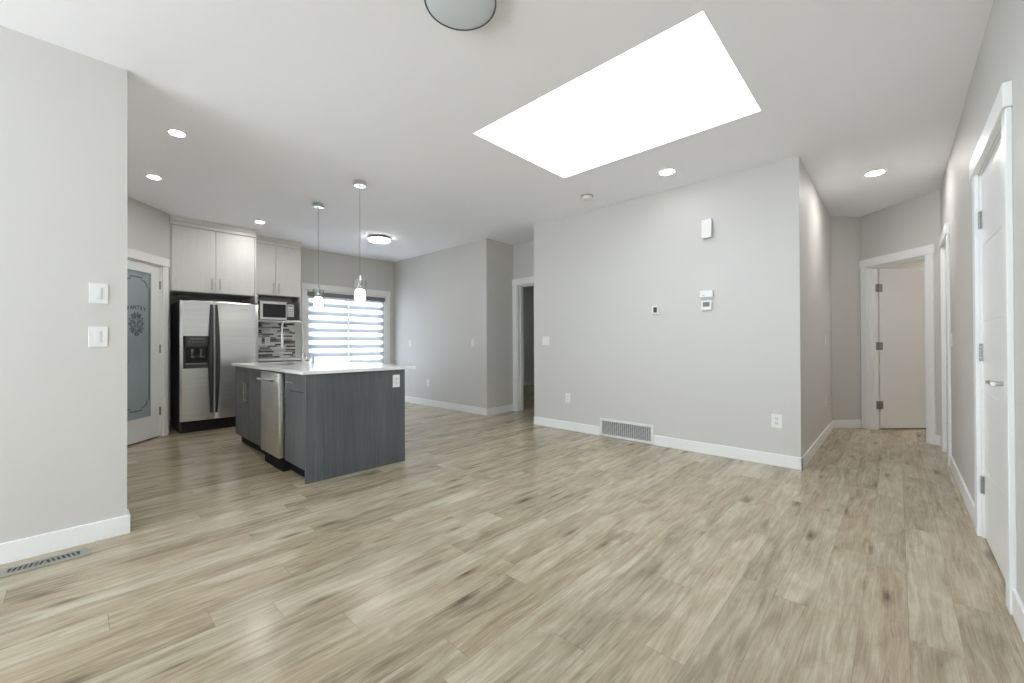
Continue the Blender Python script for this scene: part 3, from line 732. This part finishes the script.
# dishwasher
dwx = 1.206
dw = thing('dishwasher', (1.5,4.15,0), 'stainless dishwasher built into the island between charcoal cabinets', 'dishwasher')
obj('body', MB().box((IX+.01,3.900,.11),(IR-.03,4.402,.862)), M_hinge, dw)
dwd = obj('door', MB().box((dwx,3.903,.118),(IX+.01,4.400,.858),ID,.008,2), M_steel_dw, dw, True)
b = MB()
b.tube([(dwx-.032,3.955,.792),(dwx-.040,4.15,.792),(dwx-.032,4.365,.792)], .0115, 14)
for y in (3.965,4.345): b.tube([(dwx+.004,y,.792),(dwx-.033,y,.792)], .011, 12)
obj('handle', b, M_chrome, dwd, True)
b = MB()
for k in range(5): b.box((dwx-.0008,3.93+k*.022,.826),(dwx+.001,3.940+k*.022,.832))
obj('indicator_marks', b, M_dkgrey, dwd)
b = MB().box((dwx+.035,3.905,.0),(IX+.1,4.400,.112),ID,.002); obj('toe_kick', b, M_toe, dw)
# countertop with sink cut-out, sink
tx0, tx1, ty0, ty1 = 1.220, 2.258, 3.400, 5.520
sx0, sx1, sy0, sy1 = 1.37, 1.76, 4.64, 5.36
b = MB()
xs = (tx0,sx0,sx1,tx1); ys = (ty0,sy0,sy1,ty1); bm = b.bm; V = {}
for i, x in enumerate(xs):
    for j, y in enumerate(ys):
        for k, z in enumerate((.870,.898)): V[i,j,k] = bm.verts.new((x,y,z))
for i in range(3):
    for j in range(3):
        if (i, j) != (1,1):
            for k in (0,1): bm.faces.new((V[i,j,k],V[i+1,j,k],V[i+1,j+1,k],V[i,j+1,k]))
for i in range(3):
    for j in (0,3): bm.faces.new((V[i,j,0],V[i+1,j,0],V[i+1,j,1],V[i,j,1])); bm.faces.new((V[j,i,0],V[j,i+1,0],V[j,i+1,1],V[j,i,1]))
for q in (((1,1),(2,1)),((2,1),(2,2)),((2,2),(1,2)),((1,2),(1,1))):
    bm.faces.new((V[q[0]+(0,)],V[q[1]+(0,)],V[q[1]+(1,)],V[q[0]+(1,)]))
ct = tag(obj('countertop', b, M_quartz, base=(1.74,4.46,.87)), 'long white quartz countertop overhanging the charcoal island', 'countertop')
m_ = ct.modifiers.new('edge', 'BEVEL'); m_.width = .003; m_.segments = 2; m_.limit_method = 'ANGLE'
b = MB(); tk = .004; z0 = .67
b.box((sx0-.02,sy0-.02,z0),(sx1+.02,sy1+.02,z0+tk)).box((sx0-.02,sy0-.02,z0),(sx0-.02+tk,sy1+.02,.8695)).box((sx1+.02-tk,sy0-.02,z0),(sx1+.02,sy1+.02,.8695)).box((sx0-.02,sy0-.02,z0),(sx1+.02,sy0-.02+tk,.8695)).box((sx0-.02,sy1+.02-tk,z0),(sx1+.02,sy1+.02,.8695))
b.lathe([(.045,0),(.04,.004),(.0,.003)], ((sx0+sx1)/2,(sy0+sy1)/2,z0+tk), 20)
tag(obj('sink', b, M_steel_dw, base=(1.565,5,z0)), 'stainless undermount sink set into the island countertop', 'sink')
# gooseneck faucet
fa = thing('faucet', (1.855,5.135,.898), 'tall chrome gooseneck faucet on the island countertop', 'faucet')
fxx_, fyy_ = 1.855, 5.135
b = MB().lathe([(.030,0),(.030,.008),(.024,.014),(.022,.10),(.020,.105)], (fxx_,fyy_,.898), 20)
obj('base', b, M_chrome, fa, True)
pts = [(fxx_,fyy_,1.0),(fxx_,fyy_,1.15),(fxx_,fyy_,1.30)]
for cx_, a0 in ((fxx_-.06,0),(fxx_-.17,pi/2)):
    for i in range(9):
        a = a0+pi/2*i/8; pts.append((cx_+.06*math.cos(a), fyy_, 1.32+.06*math.sin(a)))
pts += [(fxx_-.23,fyy_,1.26)]
obj('gooseneck', MB().tube(pts, .0095, 14), M_chrome, fa, True)
obj('spray_head', MB().lathe([(.010,.20),(.013,.17),(.014,.05),(.017,.0),(.012,-.002)], (fxx_-.23,fyy_,1.065), 16), M_chrome, fa, True)
obj('lever', MB().tube([(fxx_,fyy_,.965),(fxx_+.01,fyy_-.045,.968),(fxx_+.025,fyy_-.115,.99)], .008, 10, .006), M_chrome, fa, True)
sd = thing('soap_dispenser', (1.86,4.86,.898), 'small chrome soap dispenser beside the gooseneck faucet', 'dispenser')
obj('body', MB().lathe([(.022,0),(.022,.006),(.012,.010),(.012,.055),(.016,.058),(.016,.075),(.0,.078)], (1.86,4.86,.898), 16), M_chrome, sd, True)
obj('spout', MB().tube([(1.86,4.86,.965),(1.82,4.86,.968),(1.79,4.86,.955)], .006, 8), M_chrome, sd, True)

# ------------------------------------------------------------------ wall plates
def plate(name, f, s, z, label, cat, kind, wd=.072, ht=.115, gang=1, group=None):
    r = thing(name, f(s,0,z), label, cat, group)
    W = wd+(gang-1)*.046
    obj('plate', MB().box((s-W/2,.0003,z-ht/2),(s+W/2,.006,z+ht/2),f,.002), M_plast, r)
    for k in range(gang):
        c = s+(k-(gang-1)/2)*.046
        if kind == 'rocker':
            b = MB().box((c-.0165,.005,z-.033),(c+.0165,.0085,z+.033),f,.001)
            obj('rocker', b, M_plast_in, r)
        elif kind == 'dimmer':
            obj('rocker', MB().box((c-.0165,.005,z-.033),(c+.008,.0085,z+.033),f,.001), M_plast_in, r)
            obj('slider', MB().box((c+.011,.005,z-.033),(c+.0165,.0075,z+.033),f,.0005), M_slider, r)
        else:
            for dz in (-.021,.021):
                fc = obj('socket', MB().box((c-.016,.005,z+dz-.015),(c+.016,.0075,z+dz+.015),f,.003), M_plast_in, r)
                b = MB().box((c-.008,.0072,z+dz-.002),(c-.005,.0079,z+dz+.009),f).box((c+.005,.0072,z+dz-.002),(c+.008,.0079,z+dz+.009),f).box((c-.003,.0072,z+dz-.011),(c+.003,.0079,z+dz-.006),f)
                obj('slots', b, M_slot, fc)
    return r
LWF = FY(YL,-1); MF = FX(XM,-1); KF = FX(XK,-1); HF = FY(YA,-1); EF = FY(IY-.02,-1); BF = FY(YW-.009,-1)
plate('dimmer_switch', LWF, .093, 1.404, 'upper of the two white dimmer plates on the left wall', 'light switch', 'dimmer', .078, .116, group='dimmers on the left wall')
plate('dimmer_switch', LWF, .091, 1.157, 'lower of the two white dimmer plates on the left wall', 'light switch', 'dimmer', .078, .116, group='dimmers on the left wall')
plate('light_switch', MF, 3.436, 1.146, 'double rocker switch on the broad wall beside the bedroom doorway', 'light switch', 'rocker', gang=2)
plate('electrical_outlet', MF, 3.079, .41, 'white outlet on the broad wall left of the return grille', 'outlet', 'outlet')
plate('electrical_outlet', MF, .792, .404, 'white outlet on the broad wall near its outer corner', 'outlet', 'outlet', .085, .125)
plate('light_switch', KF, 6.74, 1.128, 'white switch on the kitchen wall close to the blinds', 'light switch', 'rocker')
plate('light_switch', KF, 4.942, 1.122, 'white switch on the kitchen wall close to its outer corner', 'light switch', 'rocker')
plate('electrical_outlet', KF, 6.166, .405, 'white outlet low on the kitchen wall beyond the island', 'outlet', 'outlet')
plate('light_switch', HF, 6.02, 1.138, 'white switch on the hallway side of the wall block', 'light switch', 'rocker')
plate('electrical_outlet', HF, 6.067, .406, 'white outlet low on the hallway side of the wall block', 'outlet', 'outlet')
plate('light_switch', RF, 5.17, 1.13, 'white switch on the right wall between the two doors', 'light switch', 'rocker')
plate('electrical_outlet', EF, 2.058, .764, 'white outlet on the charcoal island end panel', 'outlet', 'outlet')
plate('electrical_outlet', BF, 2.095, 1.165, 'white outlet on the mosaic backsplash, second from the refrigerator', 'outlet', 'outlet', .075, .125)
plate('light_switch', BF, 1.975, 1.160, 'white switch on the mosaic backsplash next to the refrigerator', 'light switch', 'rocker', .075, .125)

# ------------------------------------------------------------------ wall devices
r = thing('thermostat', MF(1.909,0,1.469), 'small white thermostat with tall dark screen, left of the other wall devices', 'thermostat')
obj('case', MB().box((1.872,.0003,1.422),(1.946,.022,1.514),MF,.005,2), M_plast, r)
obj('screen', MB().box((1.889,.0215,1.440),(1.929,.0228,1.498),MF), M_slot, r)
r = thing('thermostat', MF(1.382,0,1.488), 'white thermostat with grey screen directly below a small white receiver', 'thermostat')
obj('case', MB().box((1.332,.0003,1.437),(1.434,.024,1.532),MF,.005,2), M_plast, r)
obj('screen', MB().box((1.350,.0235,1.470),(1.414,.0248,1.516),MF), M_screen, r)
r = thing('receiver_box', MF(1.382,0,1.594), 'flat white receiver box just above the thermostat', 'sensor')
obj('case', MB().box((1.318,.0003,1.562),(1.440,.032,1.630),MF,.004,2), M_plast, r)
obj('indicator', MB().box((1.395,.0315,1.580),(1.415,.0332,1.588),MF), M_hinge, r)
r = thing('door_chime', MF(1.369,0,2.247), 'white rectangular door chime high on the broad wall', 'door chime')
obj('base', MB().box((1.326,.0003,2.158),(1.412,.030,2.328),MF,.003), M_plast, r)
obj('cover', MB().box((1.321,.026,2.150),(1.417,.055,2.336),MF,.006,2), M_plast, r)
b = MB()
for k in range(6): b.box((1.319,.034,2.18+k*.022),(1.3215,.048,2.188+k*.022),MF)
obj('side_slots', b, M_hinge, r)
# return air grille
r = thing('return_grille', MF(2.275,0,0), 'white louvred return air grille low in the broad wall', 'vent')
gy0, gy1, gz0_, gz1_ = 1.945, 2.605, .006, .212
b = MB().box((gy0,.0003,gz0_),(gy0+.026,.012,gz1_),MF).box((gy1-.026,.0003,gz0_),(gy1,.012,gz1_),MF).box((gy0+.026,.0003,gz0_),(gy1-.026,.012,gz0_+.026),MF).box((gy0+.026,.0003,gz1_-.026),(gy1-.026,.012,gz1_),MF)
obj('frame', b, M_plast, r)
obj('duct', MB().box((gy0+.02,.0005,gz0_+.02),(gy1-.02,.0015,gz1_-.02),MF), M_dkgrey, r)
b = MB()
for k in range(11):
    z = gz0_+.036+k*.0136
    b.box((gy0+.026,.004,z-.0025),(gy1-.026,.009,z+.0025),MF)
for k in range(1,24): b.box((gy0+.028+k*.0252-.002,.003,gz0_+.03),(gy0+.028+k*.0252+.002,.009,gz1_-.03),MF)
obj('louvres', b, M_louv, r)
# floor register
M_reg = mat('satin_register_enamel', (.30,.295,.25,1), .45)
r = thing('floor_register', (-.10,3.18,0), 'metal floor register with slanted slots beside the left baseboard', 'vent')
rx0, rx1, ry0, ry1 = -.262, .058, 3.118, 3.243
b = MB().box((rx0,ry0,.0003),(rx1,ry0+.034,.006)).box((rx0,ry1-.034,.0003),(rx1,ry1,.006)).box((rx0,ry0+.034,.0003),(rx0+.038,ry1-.034,.006)).box((rx1-.038,ry0+.034,.0003),(rx1,ry1-.034,.006))
obj('frame', b, M_reg, r)
obj('duct', MB().box((rx0+.03,ry0+.028,.0004),(rx1-.03,ry1-.028,.0012)), M_slot, r)
b = MB()
for k in range(14):
    x = rx0+.040+k*.0178; s = .012 if k < 7 else -.012
    p = [(x,ry0+.030,.0015),(x+.0065,ry0+.030,.0015),(x+.0065+s,ry1-.030,.0015),(x+s,ry1-.030,.0015)]
    b.prism([q[:2] for q in p], .0014, .005)
obj('fins', b, M_reg, r)

# ------------------------------------------------------------------ ceiling fixtures
def can_light(x, y, k, m, label):
    r = thing('recessed_light', (x,y,CE), label, 'ceiling light', 'recessed downlights')
    obj('trim_ring', MB().lathe([(.066*k,-.003),(.070*k,-.006),(.084*k,-.004),(.087*k,0),(.066*k,0)], (x,y,CE), 40, ends=False), M_trim, r, True)
    obj('lens', MB().lathe([(.0,-.0035),(.067*k,-.003),(.067*k,-.0005),(.0,-.0005)], (x,y,CE), 36, ends=False), m, r, True)
    return r
r0 = can_light(.536, 4.029, .70, M_led_small, 'lit recessed downlight nearest the left wall edge')
for x, y, lb in ((.524,5.248,'lit recessed downlight in front of the pantry door'),(1.684,6.168,'lit recessed downlight in front of the white upper cabinets')):
    c = copy_tree(r0); c.location = (x,y,CE); c['label'] = lb
can_light(3.861, 1.588, 1, M_led, 'lit recessed downlight between skylight and broad wall')
can_light(5.273, .143, 1, M_led_hall, 'lit recessed downlight in the hallway ceiling')
# lit flush dome
fx_, fy_ = 3.175, 5.745
r = thing('flush_light', (fx_,fy_,CE), 'lit round flush ceiling light before the patio door', 'ceiling light')
obj('pan', MB().lathe([(.0,0),(.09,0),(.09,-.026),(.0,-.026)], (fx_,fy_,CE), 40, ends=False), M_trim, r, True)
obj('diffuser', MB().lathe([(.0,-.030),(.148,-.030),(.156,-.037),(.155,-.053),(.138,-.064),(.09,-.072),(.0,-.075)], (fx_,fy_,CE), 48, ends=False), M_dome_lit, r, True)
obj('rim', MB().lathe([(.0,-.0265),(.160,-.0265),(.161,-.036),(.1565,-.037),(.1485,-.0295),(.0,-.0295)], (fx_,fy_,CE), 48, ends=False), M_nickel, r, True)
# unlit drum near the viewpoint
ux, uy_ = 1.226, 1.470
r = thing('drum_light', (ux,uy_,CE), 'unlit round opal ceiling light with thin dark rim near the viewer', 'ceiling light')
obj('pan', MB().lathe([(.0,0),(.150,0),(.158,-.040),(.0,-.040)], (ux,uy_,CE), 48, ends=False), M_trim, r, True)
obj('diffuser', MB().lathe([(.0,-.041),(.160,-.041),(.1605,-.046),(.150,-.050),(.10,-.056),(.0,-.060)], (ux,uy_,CE), 64, ends=False), M_opal, r, True)
obj('rim', MB().lathe([(.1585,-.036),(.1655,-.036),(.1665,-.042),(.1660,-.049),(.1625,-.0505),(.161,-.046),(.1585,-.036)], (ux,uy_,CE), 64, ends=False), M_dkgrey, r, True)
# smoke detector
r = thing('smoke_detector', (3.877,2.49,CE), 'white round smoke detector on the ceiling near the broad wall', 'smoke detector')
obj('base', MB().lathe([(.0,0),(.066,0),(.066,-.012),(.0,-.012)], (3.877,2.49,CE), 36, ends=False), M_hinge, r, True)
obj('cover', MB().lathe([(.0,-.012),(.062,-.012),(.060,-.030),(.048,-.042),(.0,-.045)], (3.877,2.49,CE), 36, ends=False), M_plast, r, True)
# pendants
def pendant(x, y, zt, zb, label):
    r = thing('pendant_light', (x,y,CE), label, 'pendant light', 'pendant lights over the island')
    obj('canopy', MB().lathe([(.0,0),(.060,0),(.062,-.004),(.062,-.040),(.057,-.045),(.012,-.046),(.010,-.056),(.0,-.056)], (x,y,CE), 32, ends=False), M_chrome, r, True)
    obj('cord', MB().tube([(x,y,CE-.05),(x,y,(CE+zt)/2),(x,y,zt+.02)], .0024, 8), M_hinge, r, True)
    obj('socket', MB().lathe([(.0,.055),(.010,.052),(.016,.02),(.020,.0),(.020,-.055),(.0,-.055)], (x,y,zt), 20, ends=False), M_chrome, r, True)
    g_ = obj('glass_shade', MB().lathe([(.0625,-(zt-zb)),(.0625,0),(.018,.001),(.018,-.003),(.0575,-.004),(.0575,-(zt-zb)),(.0625,-(zt-zb))], (x,y,zt), 36, ends=False), M_shade_glass, r, True)
    h = zt-zb
    obj('frosted_insert', MB().lathe([(.0,-.085),(.030,-.087),(.046,-.10),(.051,-.125),(.051,-h+.012),(.044,-h+.004),(.0,-h+.002)], (x,y,zt), 32, ends=False), M_pend_lit, r, True)
    return r
p0 = pendant(1.934, 4.894, 1.748, 1.545, 'glass cylinder pendant over the far end of the island')
p1 = copy_tree(p0); p1.location = (1.955, 3.92, CE-.06+.0); p1['label'] = 'glass cylinder pendant over the near end of the island'
p1.location.z = CE

# unseen lamp added in the room at the hallway end to light the open door
hl = thing('added_room_light', (8.0,-.9,CE), 'unseen ceiling lamp added in the room behind the open hallway door', 'ceiling light')
obj('diffuser', MB().lathe([(.0,0),(.15,0),(.15,-.03),(.10,-.06),(.0,-.07)], (8.0,-.9,CE), 32, ends=False), mat('added_lamp_glow', g(.8), .5, emit=(1,.93,.85,1), es=60), hl, True)
